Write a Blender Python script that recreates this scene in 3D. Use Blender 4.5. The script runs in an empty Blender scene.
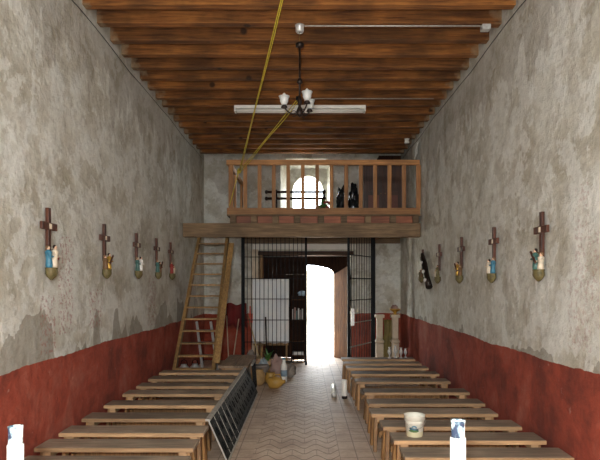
import bpy, bmesh, math, random
from mathutils import Vector, Matrix, noise
random.seed(7)
sc = bpy.context.scene
COL = sc.collection
PI = math.pi

# ------------------------------------------------------------------ sizes
F = 560.0            # focal length in px
CX, CY = 305.0, 284.0
CH = 1.86            # camera height
WL, WR = -2.45, 2.32 # side walls
ZC = CH + 3.08       # underside of the ceiling beams
YB = 13.66           # inner face of the door wall
YR = -3.6            # wall behind the camera
def px(x, d): return (x - CX) * d / F
def pz(y, d): return CH + (CY - y) * d / F

# ------------------------------------------------------------------ materials
def nt(name):
    m = bpy.data.materials.new(name); m.use_nodes = True
    t = m.node_tree; b = t.nodes['Principled BSDF']
    return m, t, b
def N(t, kind, **kw):
    n = t.nodes.new(kind)
    for k, v in kw.items():
        if k in n.inputs: n.inputs[k].default_value = v
        else: setattr(n, k, v)
    return n
def ramp(t, stops):
    r = t.nodes.new('ShaderNodeValToRGB'); e = r.color_ramp.elements
    while len(e) < len(stops): e.new(0.5)
    for i, (p, c) in enumerate(stops):
        e[i].position = p; e[i].color = (c[0], c[1], c[2], 1) if not isinstance(c, (int, float)) else (c, c, c, 1)
    return r
def mix(t, fac, a, b, mode='MIX'):
    m = t.nodes.new('ShaderNodeMix'); m.data_type = 'RGBA'; m.blend_type = mode
    for s, v in ((m.inputs[0], fac), (m.inputs[6], a), (m.inputs[7], b)):
        if hasattr(v, 'links') or hasattr(v, 'is_linked'): t.links.new(v, s)
        elif isinstance(v, (int, float)): s.default_value = v
        else: s.default_value = (v[0], v[1], v[2], 1)
    return m.outputs[2]
def math_(t, op, a, b=0.0, c=None):
    m = t.nodes.new('ShaderNodeMath'); m.operation = op
    vals = [a, b] + ([c] if c is not None else [])
    for i, v in enumerate(vals):
        if isinstance(v, (int, float)): m.inputs[i].default_value = v
        else: t.links.new(v, m.inputs[i])
    return m.outputs[0]
def bump(t, b, h, strength, dist=0.02):
    n = N(t, 'ShaderNodeBump', Strength=strength, Distance=dist)
    t.links.new(h, n.inputs['Height']); t.links.new(n.outputs[0], b.inputs['Normal'])
def srgb(r, g, b):
    f = lambda v: ((v/255+0.055)/1.055)**2.4 if v > 10 else v/255/12.92
    return (f(r), f(g), f(b))

def plain(name, col, rough=0.6, metal=0.0, var=0.15, scale=12, bmp=0.15):
    m, t, b = nt(name)
    tc = N(t, 'ShaderNodeTexCoord')
    n = N(t, 'ShaderNodeTexNoise', Scale=float(scale), Detail=4.0)
    t.links.new(tc.outputs['Object'], n.inputs['Vector'])
    r = ramp(t, [(0.3, tuple(c*(1-var) for c in col)), (0.7, tuple(min(1, c*(1+var)) for c in col))])
    t.links.new(n.outputs[0], r.inputs[0]); t.links.new(r.outputs[0], b.inputs['Base Color'])
    b.inputs['Roughness'].default_value = rough; b.inputs['Metallic'].default_value = metal
    if bmp: bump(t, b, n.outputs[0], bmp)
    return m
def wood(name, c1, c2, axis='X', rough=0.65, knots=0.0, grime=0.3, smear=False):
    """grain running along axis"""
    m, t, b = nt(name)
    tc = N(t, 'ShaderNodeTexCoord'); oi = N(t, 'ShaderNodeObjectInfo')
    mp = N(t, 'ShaderNodeMapping')
    s = {'X': (1.0, 16, 16), 'Y': (16, 1.0, 16), 'Z': (16, 16, 1.0)}[axis]
    mp.inputs['Scale'].default_value = s
    add = t.nodes.new('ShaderNodeVectorMath'); add.operation = 'ADD'
    mul = t.nodes.new('ShaderNodeVectorMath'); mul.operation = 'SCALE'; mul.inputs['Scale'].default_value = 13.0
    cmb = N(t, 'ShaderNodeCombineXYZ')
    for i in range(3): t.links.new(oi.outputs['Random'], cmb.inputs[i])
    t.links.new(cmb.outputs[0], mul.inputs[0])
    t.links.new(tc.outputs['Object'], add.inputs[0]); t.links.new(mul.outputs[0], add.inputs[1])
    t.links.new(add.outputs[0], mp.inputs[0])
    n = N(t, 'ShaderNodeTexNoise', Scale=2.2, Detail=7.0, Roughness=0.65, Distortion=0.35)
    t.links.new(mp.outputs[0], n.inputs['Vector'])
    r = ramp(t, [(0.3, c2), (0.68, c1)])
    t.links.new(n.outputs[0], r.inputs[0])
    g = N(t, 'ShaderNodeTexNoise', Scale=1.7, Detail=4.0)
    t.links.new(add.outputs[0], g.inputs['Vector'])
    gr = ramp(t, [(0.38, 1 - grime), (0.62, 1.0)])
    t.links.new(g.outputs[0], gr.inputs[0])
    col = mix(t, 1.0, r.outputs[0], gr.outputs[0], 'MULTIPLY')
    if knots:
        v = N(t, 'ShaderNodeTexVoronoi', Scale=1.6)
        t.links.new(add.outputs[0], v.inputs['Vector'])
        kr = ramp(t, [(0.05, 1.0), (0.09, 0.0)])
        t.links.new(v.outputs['Distance'], kr.inputs[0])
        kf = math_(t, 'MULTIPLY', kr.outputs[0], knots)
        col = mix(t, kf, col, tuple(c*0.18 for c in c2))
    # each board its own tone
    tone = math_(t, 'MULTIPLY_ADD', oi.outputs['Random'], 0.5, 0.75)
    cc = N(t, 'ShaderNodeCombineColor')
    for i in range(3): t.links.new(tone, cc.inputs[i])
    col = mix(t, 1.0, col, cc.outputs[0], 'MULTIPLY')
    if smear:   # whitewash smeared over the beam ends
        sp = N(t, 'ShaderNodeSeparateXYZ'); t.links.new(tc.outputs['Object'], sp.inputs[0])
        w2 = N(t, 'ShaderNodeTexNoise', Scale=7.0, Detail=5.0); t.links.new(add.outputs[0], w2.inputs['Vector'])
        e = math_(t, 'ADD', math_(t, 'ABSOLUTE', math_(t, 'ADD', sp.outputs[0], 0.065)), math_(t, 'MULTIPLY', w2.outputs[0], 0.55))
        sr = ramp(t, [(0.0, 0.0), (1.0, 1.0)]); t.links.new(math_(t, 'MULTIPLY_ADD', e, 8.0, -20.6), sr.inputs[0])
        col = mix(t, math_(t, 'MULTIPLY', sr.outputs[0], 0.7), col, srgb(150, 132, 104))
    t.links.new(col, b.inputs['Base Color'])
    b.inputs['Roughness'].default_value = rough
    bump(t, b, n.outputs[0], 0.35, 0.01)
    return m

M = {}
M['beam'] = wood('beam_wood', srgb(164, 106, 48), srgb(84, 46, 18), 'X', 0.9, 0.9, 0.55, True)
M['board'] = wood('ceiling_board_wood', srgb(120, 72, 36), srgb(62, 32, 14), 'Y', 0.7, 0.0, 0.5)
M['gbeam'] = wood('weathered_beam_wood', srgb(150, 124, 92), srgb(92, 72, 50), 'X', 0.75, 0.4, 0.35)
M['rail'] = wood('gallery_rail_wood', srgb(196, 142, 84), srgb(140, 92, 48), 'X', 0.6, 0.4, 0.3)
M['bal'] = wood('baluster_wood', srgb(200, 144, 86), srgb(144, 94, 50), 'Z', 0.6, 0.3, 0.3)
M['seat'] = wood('bench_seat_wood', srgb(168, 150, 128), srgb(112, 98, 82), 'X', 0.6, 0.3, 0.35)
M['pine'] = wood('bench_pine', srgb(198, 160, 116), srgb(150, 116, 80), 'X', 0.6, 0.3, 0.2)
M['pinez'] = wood('bench_leg_pine', srgb(186, 140, 86), srgb(118, 82, 46), 'Z', 0.6, 0.2, 0.3)
M['ladder'] = wood('ladder_wood', srgb(178, 140, 84), srgb(112, 82, 44), 'Z', 0.6, 0.3, 0.3)
M['plank'] = wood('grey_plank_wood', srgb(170, 144, 116), srgb(112, 90, 68), 'Y', 0.65, 0.4, 0.3)
M['darkwood'] = wood('dark_door_wood', srgb(58, 36, 24), srgb(24, 15, 10), 'Z', 0.8, 0, 0.4)
M['darkwood'].node_tree.nodes['Principled BSDF'].inputs['Specular IOR Level'].default_value = 0.12
M['leaf'] = wood('old_door_wood', srgb(132, 86, 44), srgb(66, 40, 20), 'Z', 0.7, 0.2, 0.3)
M['leaf'].node_tree.nodes['Principled BSDF'].inputs['Specular IOR Level'].default_value = 0.08
M['cab'] = wood('cabinet_wood', srgb(92, 56, 34), srgb(50, 28, 18), 'Z', 0.45, 0, 0.3)
M['crossw'] = wood('cross_wood', srgb(104, 56, 34), srgb(44, 22, 14), 'Z', 0.5, 0, 0.2)
M['redplank'] = wood('reddish_board', srgb(170, 104, 70), srgb(124, 70, 46), 'X', 0.6, 0, 0.3)
M['iron'] = plain('black_iron', srgb(14, 16, 17), 0.5, 0.0)
M['iron'].node_tree.nodes['Principled BSDF'].inputs['Specular IOR Level'].default_value = 0.12
M['irong'] = plain('greenish_iron_and_shade', srgb(15, 20, 20), 0.6, 0.0, 0.7, 30)
M['irong'].node_tree.nodes['Principled BSDF'].inputs['Specular IOR Level'].default_value = 0.15
M['silver'] = plain('worn_steel', srgb(200, 200, 196), 0.35, 0.35, 0.2, 30)
M['railtop'] = plain('pale_metal_paint', srgb(176, 172, 162), 0.45, 0.2, 0.25, 20)
M['white'] = plain('white_paint', srgb(232, 230, 222), 0.5, 0, 0.05)
M['cream'] = plain('cream_paint', srgb(206, 190, 164), 0.6, 0, 0.12, 8)
M['candle'] = plain('white_wax', srgb(244, 242, 232), 0.35, 0, 0.02)
M['gold'] = plain('gilt', srgb(196, 156, 70), 0.35, 0.6, 0.2, 20)
M['brass'] = plain('aged_brass', srgb(120, 92, 46), 0.4, 0.7, 0.2, 20)
M['bronze'] = plain('dark_bronze', srgb(44, 34, 28), 0.45, 0.5, 0.2, 20)
M['blue'] = plain('blue_paint', srgb(62, 122, 146), 0.4, 0, 0.2, 25)
M['teal'] = plain('teal_paint', srgb(64, 104, 96), 0.4, 0, 0.25, 25)
M['skin'] = plain('painted_flesh', srgb(214, 176, 146), 0.45, 0, 0.1, 25)
M['creamrobe'] = plain('cream_robe_paint', srgb(214, 200, 176), 0.5, 0, 0.2, 25)
M['redrobe'] = plain('red_robe_paint', srgb(150, 44, 36), 0.45, 0, 0.2, 25)
M['brownrobe'] = plain('brown_robe_paint', srgb(112, 82, 52), 0.5, 0, 0.3, 25)
M['olive'] = plain('olive_bracket', srgb(104, 94, 58), 0.55, 0, 0.4, 30)
M['rope'] = plain('yellow_rope', srgb(206, 186, 60), 0.7, 0, 0.25, 60)
M['bag'] = plain('black_plastic', srgb(26, 28, 30), 0.22, 0, 0.3, 10, 0.3)
M['greybag'] = plain('grey_sacking', srgb(132, 122, 112), 0.8, 0, 0.3, 10, 0.4)
M['yellow'] = plain('yellow_plastic', srgb(176, 136, 62), 0.45, 0, 0.15, 8)
M['terra'] = plain('clay', srgb(160, 130, 84), 0.75, 0, 0.25, 12)
M['red'] = plain('red_cloth', srgb(112, 30, 28), 0.8, 0, 0.25, 6, 0.3)
M['orange'] = plain('orange_plastic', srgb(206, 74, 38), 0.5, 0, 0.1)
M['plasterw'] = plain('white_lintel_paint', srgb(240, 238, 230), 0.7, 0, 0.05, 6)
M['reveal'] = plain('niche_plaster', srgb(196, 190, 176), 0.85, 0, 0.2, 5, 0.4)
M['green'] = plain('leaf_green', srgb(70, 112, 46), 0.55, 0, 0.35, 20)
M['straw'] = plain('straw', srgb(196, 172, 126), 0.8, 0, 0.2, 40)
M['paper'] = plain('paper', srgb(222, 220, 214), 0.7, 0, 0.12, 14)
M['ground'] = plain('outdoor_paving', srgb(196, 188, 172), 0.85, 0, 0.1, 2)
M['pink'] = plain('pink_grey_cloth', srgb(160, 132, 122), 0.8, 0, 0.25, 8, 0.3)

def sheet_mat():
    m, t, b = nt('white_cotton_sheet')
    tc = N(t, 'ShaderNodeTexCoord')
    n = N(t, 'ShaderNodeTexNoise', Scale=3.0, Detail=3.0)
    t.links.new(tc.outputs['Object'], n.inputs['Vector'])
    r = ramp(t, [(0.35, srgb(236, 240, 242)), (0.65, srgb(250, 250, 246))])
    t.links.new(n.outputs[0], r.inputs[0]); t.links.new(r.outputs[0], b.inputs['Base Color'])
    b.inputs['Roughness'].default_value = 0.9
    return m
M['sheet'] = sheet_mat()

def glass_shade():
    m, t, b = nt('frosted_shade')
    n = N(t, 'ShaderNodeTexNoise', Scale=20.0)
    r = ramp(t, [(0.3, srgb(214, 218, 214)), (0.7, srgb(240, 242, 238))])
    t.links.new(n.outputs[0], r.inputs[0]); t.links.new(r.outputs[0], b.inputs['Base Color'])
    b.inputs['Roughness'].default_value = 0.3
    b.inputs['Transmission Weight'].default_value = 0.3
    return m
M['shade'] = glass_shade()

def candle_top():
    m, t, b = nt('patterned_glass')
    n = N(t, 'ShaderNodeTexNoise', Scale=26.0, Detail=2.0)
    tc = N(t, 'ShaderNodeTexCoord'); t.links.new(tc.outputs['Object'], n.inputs['Vector'])
    r = ramp(t, [(0.36, srgb(56, 70, 90)), (0.44, srgb(150, 176, 182)), (0.5, srgb(240, 244, 240))])
    t.links.new(n.outputs[0], r.inputs[0]); t.links.new(r.outputs[0], b.inputs['Base Color'])
    b.inputs['Roughness'].default_value = 0.12
    return m
M['ctop'] = candle_top()

def bucket_mat():
    m, t, b = nt('printed_white_plastic')
    tc = N(t, 'ShaderNodeTexCoord'); sp = N(t, 'ShaderNodeSeparateXYZ')
    t.links.new(tc.outputs['Object'], sp.inputs[0])
    # printed emblem: blue blossom over green leaves, on the side facing the altar
    def blob(cx, cz, rx, rz):
        a = math_(t, 'DIVIDE', math_(t, 'SUBTRACT', sp.outputs[0], cx), rx)
        c = math_(t, 'DIVIDE', math_(t, 'SUBTRACT', sp.outputs[2], cz), rz)
        d = math_(t, 'ADD', math_(t, 'MULTIPLY', a, a), math_(t, 'MULTIPLY', c, c))
        f = math_(t, 'LESS_THAN', d, 1.0)
        return math_(t, 'MULTIPLY', f, math_(t, 'LESS_THAN', sp.outputs[1], 0.0))
    col = srgb(226, 224, 208)
    n = N(t, 'ShaderNodeTexNoise', Scale=60.0)
    t.links.new(tc.outputs['Object'], n.inputs['Vector'])
    yel = math_(t, 'LESS_THAN', sp.outputs[2], 0.05)
    c = mix(t, math_(t, 'MULTIPLY', yel, 0.5), col, srgb(220, 208, 140))
    c = mix(t, blob(-0.02, 0.062, 0.045, 0.014), c, srgb(92, 126, 72))
    c = mix(t, blob(-0.045, 0.082, 0.016, 0.012), c, srgb(70, 104, 120))
    c = mix(t, blob(-0.02, 0.09, 0.026, 0.022), c, srgb(86, 134, 160))
    c = mix(t, blob(-0.018, 0.092, 0.011, 0.010), c, srgb(188, 206, 206))
    c = mix(t, blob(0.008, 0.075, 0.014, 0.01), c, srgb(60, 96, 100))
    t.links.new(c, b.inputs['Base Color']); b.inputs['Roughness'].default_value = 0.4
    return m
M['bucket'] = bucket_mat()

def wall_mat(name, side):
    m, t, b = nt(name)
    geo = N(t, 'ShaderNodeNewGeometry'); sp = N(t, 'ShaderNodeSeparateXYZ')
    P = geo.outputs['Position']; t.links.new(P, sp.inputs[0])
    def noi(scale, det=5.0, rough=0.6, dist=0.0, off=(0, 0, 0), st=(1, 1, 1)):
        mp = N(t, 'ShaderNodeMapping'); mp.inputs['Location'].default_value = off; mp.inputs['Scale'].default_value = st
        t.links.new(P, mp.inputs[0])
        n = N(t, 'ShaderNodeTexNoise', Scale=scale, Detail=det, Roughness=rough, Distortion=dist)
        t.links.new(mp.outputs[0], n.inputs['Vector']); return n.outputs[0]
    # layered old limewash: pale and tan coats with sharp-edged patches
    a = noi(1.5, 9, 0.66, 0.15, (3, 1, 2))
    r1 = ramp(t, [(0.36, srgb(176, 170, 152)), (0.48, srgb(198, 195, 181)), (0.56, srgb(212, 211, 200))])
    t.links.new(a, r1.inputs[0])
    p = noi(3.4, 8, 0.66, 0.1, (7, 5, 1))
    r2 = ramp(t, [(0.50, 0.0), (0.53, 1.0)]); t.links.new(p, r2.inputs[0])
    col = mix(t, math_(t, 'MULTIPLY', r2.outputs[0], 0.6), r1.outputs[0], srgb(226, 227, 220))
    q = noi(2.2, 9, 0.7, 0.1, (1, 9, 4))
    r3 = ramp(t, [(0.56, 0.0), (0.585, 1.0)]); t.links.new(q, r3.inputs[0])
    col = mix(t, math_(t, 'MULTIPLY', r3.outputs[0], 0.4), col, srgb(168, 161, 144))
    # damp darkening drip patches, fine dirt
    d = noi(9.0, 6, 0.7)
    r4 = ramp(t, [(0.35, 0.86), (0.6, 1.03)]); t.links.new(d, r4.inputs[0])
    col = mix(t, 1.0, col, r4.outputs[0], 'MULTIPLY')
    # brown water stains just under the ceiling beams
    st = noi(1.3, 5, 0.6, 0.2, (2, 4, 8), (1, 2.2, 0.5))
    lim = math_(t, 'MULTIPLY_ADD', st, 2.4, 3.05)
    ff = math_(t, 'MULTIPLY', math_(t, 'GREATER_THAN', sp.outputs[2], lim), 0.30)
    col = mix(t, ff, col, srgb(120, 106, 86))
    if side in 'LR':
        # salt-damp patches with scalloped tops just above the red dado
        sx = noi(1.7, 2, 0.4, 0.0, (0, 2, 0), (1, 1, 0.15))
        sr_ = ramp(t, [(0.44, 0.0), (0.58, 1.0)]); sr_.color_ramp.interpolation = 'EASE'; t.links.new(sx, sr_.inputs[0])
        wob = noi(5.0, 3, 0.5)
        hi = math_(t, 'ADD', math_(t, 'MULTIPLY_ADD', sr_.outputs[0], 0.45 if side == 'L' else 0.15, 0.85 if side == 'L' else 0.8), math_(t, 'MULTIPLY', wob, 0.5))
        f5 = math_(t, 'MULTIPLY', math_(t, 'LESS_THAN', sp.outputs[2], hi), 0.65)
        col = mix(t, f5, col, srgb(132, 124, 108))
        # flecks where red paint shows through, in upright clusters
        k = noi(22.0, 3, 0.7); rk = ramp(t, [(0.53, 0.0), (0.58, 1.0)]); t.links.new(k, rk.inputs[0])
        tot = None
        for (yy, z0, z1, w) in ([(5.75, 1.35, 2.35, 0.18), (5.35, 1.2, 1.75, 0.16), (6.6, 1.35, 1.8, 0.2), (9.0, 1.2, 2.0, 0.25)] if side == 'L' else [(4.6, 1.5, 2.3, 0.22), (4.75, 1.3, 1.9, 0.2), (4.7, 2.3, 2.7, 0.12)]):
            dy = math_(t, 'ABSOLUTE', math_(t, 'SUBTRACT', sp.outputs[1], yy))
            f = math_(t, 'LESS_THAN', dy, w)
            f = math_(t, 'MULTIPLY', f, math_(t, 'GREATER_THAN', sp.outputs[2], z0))
            f = math_(t, 'MULTIPLY', f, math_(t, 'LESS_THAN', sp.outputs[2], z1))
            tot = f if tot is None else math_(t, 'MAXIMUM', tot, f)
        col = mix(t, math_(t, 'MULTIPLY', math_(t, 'MULTIPLY', tot, rk.outputs[0]), 0.55 if side == 'L' else 0.3), col, srgb(156, 92, 84))
    # red painted dado
    e = noi(0.8, 4, 0.5, 0, (0, 0, 0))
    e2 = noi(14.0, 3, 0.5)
    edge = math_(t, 'ADD', math_(t, 'MULTIPLY_ADD', e, 0.12, 1.06), math_(t, 'MULTIPLY', e2, 0.03))
    isred = math_(t, 'LESS_THAN', sp.outputs[2], edge)
    rn = noi(1.6, 6, 0.65, 0.3)
    rr = ramp(t, [(0.35, srgb(118, 50, 34)), (0.52, srgb(160, 70, 48)), (0.68, srgb(172, 98, 78))])
    t.links.new(rn, rr.inputs[0])
    fl = noi(7.0, 4, 0.7, 0, (5, 2, 2)); fr = ramp(t, [(0.66, 0.0), (0.72, 1.0)]); t.links.new(fl, fr.inputs[0])
    red = mix(t, math_(t, 'MULTIPLY', fr.outputs[0], 0.5), rr.outputs[0], srgb(190, 150, 134))
    red = mix(t, 1.0, red, r4.outputs[0], 'MULTIPLY')
    col = mix(t, isred, col, red)
    t.links.new(col, b.inputs['Base Color'])
    b.inputs['Roughness'].default_value = 0.92
    h = math_(t, 'ADD', math_(t, 'MULTIPLY', a, 0.7), math_(t, 'MULTIPLY', p, 0.6))
    h = math_(t, 'ADD', h, math_(t, 'MULTIPLY', d, 0.22))
    bump(t, b, h, 1.0, 0.05)
    return m
M['wallL'] = wall_mat('old_plaster_left', 'L'); M['wallR'] = wall_mat('old_plaster_right', 'R'); M['wallB'] = wall_mat('old_plaster_back', 'B')

def floor_mat():
    m, t, b = nt('cement_tiles')
    geo = N(t, 'ShaderNodeNewGeometry'); sp = N(t, 'ShaderNodeSeparateXYZ')
    P = geo.outputs['Position']; t.links.new(P, sp.inputs[0]); X, Y = sp.outputs[0], sp.outputs[1]
    def line(v, period, w, off=0.0):       # 1 on joints
        a = math_(t, 'ADD', v, off)
        f = math_(t, 'FRACT', math_(t, 'DIVIDE', a, period))
        return math_(t, 'LESS_THAN', f, w / period)
    # interlocking pavers: rows bent into a zigzag, joints staggered
    fx = math_(t, 'FRACT', math_(t, 'DIVIDE', math_(t, 'ADD', X, 10), 0.27))
    tri = math_(t, 'ABSOLUTE', math_(t, 'SUBTRACT', fx, 0.5))
    tri = math_(t, 'MINIMUM', math_(t, 'MAXIMUM', tri, 0.07), 0.43)
    yz = math_(t, 'MULTIPLY_ADD', tri, 0.42, Y)
    rows = line(yz, 0.21, 0.026)
    row_i = math_(t, 'FLOOR', math_(t, 'DIVIDE', yz, 0.21))
    half = math_(t, 'MULTIPLY', math_(t, 'MODULO', row_i, 2.0), 0.135)
    cols = math_(t, 'LESS_THAN', math_(t, 'FRACT', math_(t, 'DIVIDE', math_(t, 'ADD', math_(t, 'ADD', X, 10.0), half), 0.27)), 0.03)
    zig = math_(t, 'MAXIMUM', rows, math_(t, 'MULTIPLY', cols, 0.6))
    inside = math_(t, 'MULTIPLY', math_(t, 'GREATER_THAN', X, -0.57), math_(t, 'LESS_THAN', X, 0.375))
    g1 = math_(t, 'MAXIMUM', line(Y, 0.30, 0.014), line(X, 0.185, 0.011, 9.99))
    grid = math_(t, 'MULTIPLY', g1, 0.8)
    j = math_(t, 'ADD', math_(t, 'MULTIPLY', zig, inside), math_(t, 'MULTIPLY', grid, math_(t, 'SUBTRACT', 1.0, inside)))
    n = N(t, 'ShaderNodeTexNoise', Scale=3.0, Detail=6.0, Roughness=0.65); t.links.new(P, n.inputs['Vector'])
    r = ramp(t, [(0.3, srgb(168, 142, 120)), (0.5, srgb(194, 170, 146)), (0.7, srgb(208, 188, 164))])
    t.links.new(n.outputs[0], r.inputs[0])
    n2 = N(t, 'ShaderNodeTexNoise', Scale=25.0, Detail=3.0); t.links.new(P, n2.inputs['Vector'])
    r2 = ramp(t, [(0.3, 0.88), (0.7, 1.05)]); t.links.new(n2.outputs[0], r2.inputs[0])
    c = mix(t, 1.0, r.outputs[0], r2.outputs[0], 'MULTIPLY')
    c = mix(t, math_(t, 'MULTIPLY', j, 0.8), c, srgb(100, 82, 70))
    t.links.new(c, b.inputs['Base Color'])
    b.inputs['Roughness'].default_value = 0.62
    h = math_(t, 'SUBTRACT', math_(t, 'MULTIPLY', n2.outputs[0], 0.2), j)
    bump(t, b, h, 0.6, 0.006)
    return m
M['floor'] = floor_mat()

# ------------------------------------------------------------------ mesh builder (world coordinates)
class MB:
    def __init__(s): s.v = []; s.f = []; s.sm = []
    def add(s, vs, fs, smooth=False):
        n = len(s.v); s.v += [Vector(v) for v in vs]
        for f in fs: s.f.append([i + n for i in f]); s.sm.append(smooth)
        return s
    def box(s, x0, x1, y0, y1, z0, z1, M4=None):
        vs = [Vector((x, y, z)) for x in (x0, x1) for y in (y0, y1) for z in (z0, z1)]
        if M4: vs = [M4 @ v for v in vs]
        return s.add(vs, [(0,1,3,2),(4,6,7,5),(0,4,5,1),(2,3,7,6),(0,2,6,4),(1,5,7,3)])
    def bar(s, a, b, w, h, up=(0, 0, 1)):
        """rectangular bar from a to b; w sideways, h along up"""
        a, b = Vector(a), Vector(b); d = (b - a).normalized(); u = Vector(up)
        if abs(d.dot(u)) > 0.98: u = Vector((0, 1, 0))
        r = d.cross(u).normalized(); u = r.cross(d).normalized()
        vs = []
        for p in (a, b):
            for i, k in ((-1,-1),(1,-1),(1,1),(-1,1)): vs.append(p + r*(i*w/2) + u*(k*h/2))
        return s.add(vs, [(3,2,1,0),(4,5,6,7),(0,1,5,4),(1,2,6,5),(2,3,7,6),(3,0,4,7)])
    def tube(s, pts, r, seg=8):
        pts = [Vector(p) for p in pts]; rs = r if isinstance(r, (list, tuple)) else [r]*len(pts)
        n = len(s.v); k = len(pts); vs = []
        prev = None
        for i, p in enumerate(pts):
            d = (pts[min(i+1, k-1)] - pts[max(i-1, 0)]).normalized()
            u = prev if prev is not None else (Vector((0,0,1)) if abs(d.z) < 0.9 else Vector((0,1,0)))
            x = d.cross(u)
            if x.length < 1e-4: x = d.orthogonal()
            x.normalize(); u = x.cross(d).normalized(); prev = u
            for j in range(seg):
                a = 2*PI*j/seg; vs.append(p + x*math.cos(a)*rs[i] + u*math.sin(a)*rs[i])
        fs = []
        for i in range(k-1):
            for j in range(seg):
                j2 = (j+1) % seg
                fs.append((i*seg+j, i*seg+j2, (i+1)*seg+j2, (i+1)*seg+j))
        fs.append(tuple(reversed(range(seg)))); fs.append(tuple((k-1)*seg+j for j in range(seg)))
        return s.add(vs, fs, True)
    def lathe(s, prof, c, seg=20, M4=None, sx=1, sy=1):
        """prof: (r, z) from bottom to top around centre c"""
        vs = []; k = len(prof)
        for r, z in prof:
            for j in range(seg):
                a = 2*PI*j/seg; v = Vector((r*math.cos(a)*sx, r*math.sin(a)*sy, z))
                if M4: v = M4 @ v
                vs.append(v + Vector(c))
        fs = []
        for i in range(k-1):
            for j in range(seg):
                j2 = (j+1) % seg; fs.append((i*seg+j, i*seg+j2, (i+1)*seg+j2, (i+1)*seg+j))
        fs.append(tuple(reversed(range(seg)))); fs.append(tuple((k-1)*seg+j for j in range(seg)))
        return s.add(vs, fs, True)
    def ball(s, c, rx, ry, rz, seg=14, rings=9, nz=0.0, seed=0):
        prof = []
        for i in range(rings+1):
            a = -PI/2 + PI*i/rings; prof.append((max(1e-4, math.cos(a)), math.sin(a)))
        n0 = len(s.v)
        s.lathe(prof, (0,0,0), seg)
        for i in range(n0, len(s.v)):
            v = s.v[i]; k = 1 + nz*noise.noise(v*2.2 + Vector((seed, seed*2, 0)))
            s.v[i] = Vector((v.x*rx*k + c[0], v.y*ry*k + c[1], v.z*rz*k + c[2]))
        return s
    def build(s, name, mat, parent=None, origin=None, bevel=0.0, solid=0.0):
        me = bpy.data.meshes.new(name)
        if parent is not None:
            r = parent
            while r.parent: r = r.parent
            o0 = Vector(r.location)
        else: o0 = Vector(origin) if origin else Vector((0, 0, 0))
        me.from_pydata([v - o0 for v in s.v], [], s.f); me.update()
        for p, sm in zip(me.polygons, s.sm): p.use_smooth = sm
        bm = bmesh.new(); bm.from_mesh(me); bmesh.ops.recalc_face_normals(bm, faces=bm.faces); bm.to_mesh(me); bm.free()
        me.materials.append(mat)
        o = bpy.data.objects.new(name, me); COL.objects.link(o)
        if parent is not None: o.parent = parent
        else: o.location = o0
        if solid:
            md = o.modifiers.new('solid', 'SOLIDIFY'); md.thickness = solid; md.offset = 0
        if bevel:
            md = o.modifiers.new('bevel', 'BEVEL'); md.width = bevel; md.segments = 2; md.limit_method = 'ANGLE'
        return o
def empty(name, loc, label, cat, group=None, rz=0.0):
    o = bpy.data.objects.new(name, None); COL.objects.link(o); o.location = loc; o.rotation_euler = (0, 0, 0)
    o.empty_display_size = 0.1
    tag(o, label, cat, group); return o
def tag(o, label, cat, group=None, kind=None):
    o['label'] = label; o['category'] = cat
    if group: o['group'] = group
    if kind: o['kind'] = kind
    return o
def struct(o): o['kind'] = 'structure'; return o
def dup(o, loc, label=None, rz=0.0, scale=None, parent=None):
    r = o.copy(); COL.objects.link(r)
    if parent is None:
        r.location = loc; r.rotation_euler = (0, 0, rz)
        if scale: r.scale = scale
        if label: r['label'] = label
    else: r.parent = parent
    for ch in list(o.children): dup(ch, None, parent=r)
    return r

# ------------------------------------------------------------------ room shell
def side_wall(name, x, mat, sgn):
    """thick wall, its inner face slightly uneven like adobe"""
    y0, y1, z0, z1 = YR, YB, 0.0, ZC + 0.42; ny, nz = 150, 48
    vs = []; fs = []
    for i in range(ny+1):
        for k in range(nz+1):
            y = y0 + (y1-y0)*i/ny; z = z0 + (z1-z0)*k/nz
            w = 0.030*noise.noise(Vector((y*0.55, z*0.7, sgn*3))) + 0.012*noise.noise(Vector((y*2.3, z*2.5, sgn*7)))
            w = -abs(w) * 0.9
            vs.append((x + sgn*(-w)*1.0, y, z))
    for i in range(ny):
        for k in range(nz):
            a = i*(nz+1)+k; fs.append((a, a+nz+1, a+nz+2, a+1))
    n = len(vs); X = x + sgn*0.6
    m = MB(); m.add(vs, fs, True)
    # outer shell
    m.box(min(x+sgn*0.06, X), max(x+sgn*0.06, X), y0, y1, z0, z1)
    return struct(m.build(name, mat))
side_wall('wall_left', WL, M['wallL'], -1)
side_wall('wall_right', WR, M['wallR'], 1)

def boolean(o, cut):
    md = o.modifiers.new('b', 'BOOLEAN'); md.operation = 'DIFFERENCE'; md.solver = 'EXACT'; md.object = cut
    dg = bpy.context.evaluated_depsgraph_get(); dg.update()
    me = bpy.data.meshes.new_from_object(o.evaluated_get(dg))
    o.modifiers.clear(); o.data = me
    bpy.data.objects.remove(cut)
w = MB().box(WL-0.6, WR+0.6, YB, YB+0.75, 0, ZC+0.42).build('wall_back', M['wallB'])
YO = YB + 0.60   # start of the thin outer skin
def prism(pts, y0, y1, pts2=None):
    n = len(pts); pts2 = pts2 or pts
    m = MB(); vs = [(p[0], y0, p[1]) for p in pts] + [(p[0], y1, p[1]) for p in pts2]
    fs = [tuple(range(n)), tuple(range(2*n-1, n-1, -1))] + [(i, n+i, n+(i+1) % n, (i+1) % n) for i in range(n)]
    return m.add(vs, fs)
# doorway: square recess, then the arched outer opening
boolean(w, prism([(-1.12,-0.05),(1.12,-0.05),(1.12,2.66),(-1.12,2.66)], YB-0.05, YO-0.06).build('cut', M['wallB']))
arch = [(-0.74,-0.06),(0.74,-0.06)] + [(0.74*math.cos(a), 2.13 + 0.22*math.sin(a)) for a in [PI*i/14 for i in range(15)]]
boolean(w, prism(arch, YB+0.3, YB+0.9).build('cut', M['wallB']))
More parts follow.
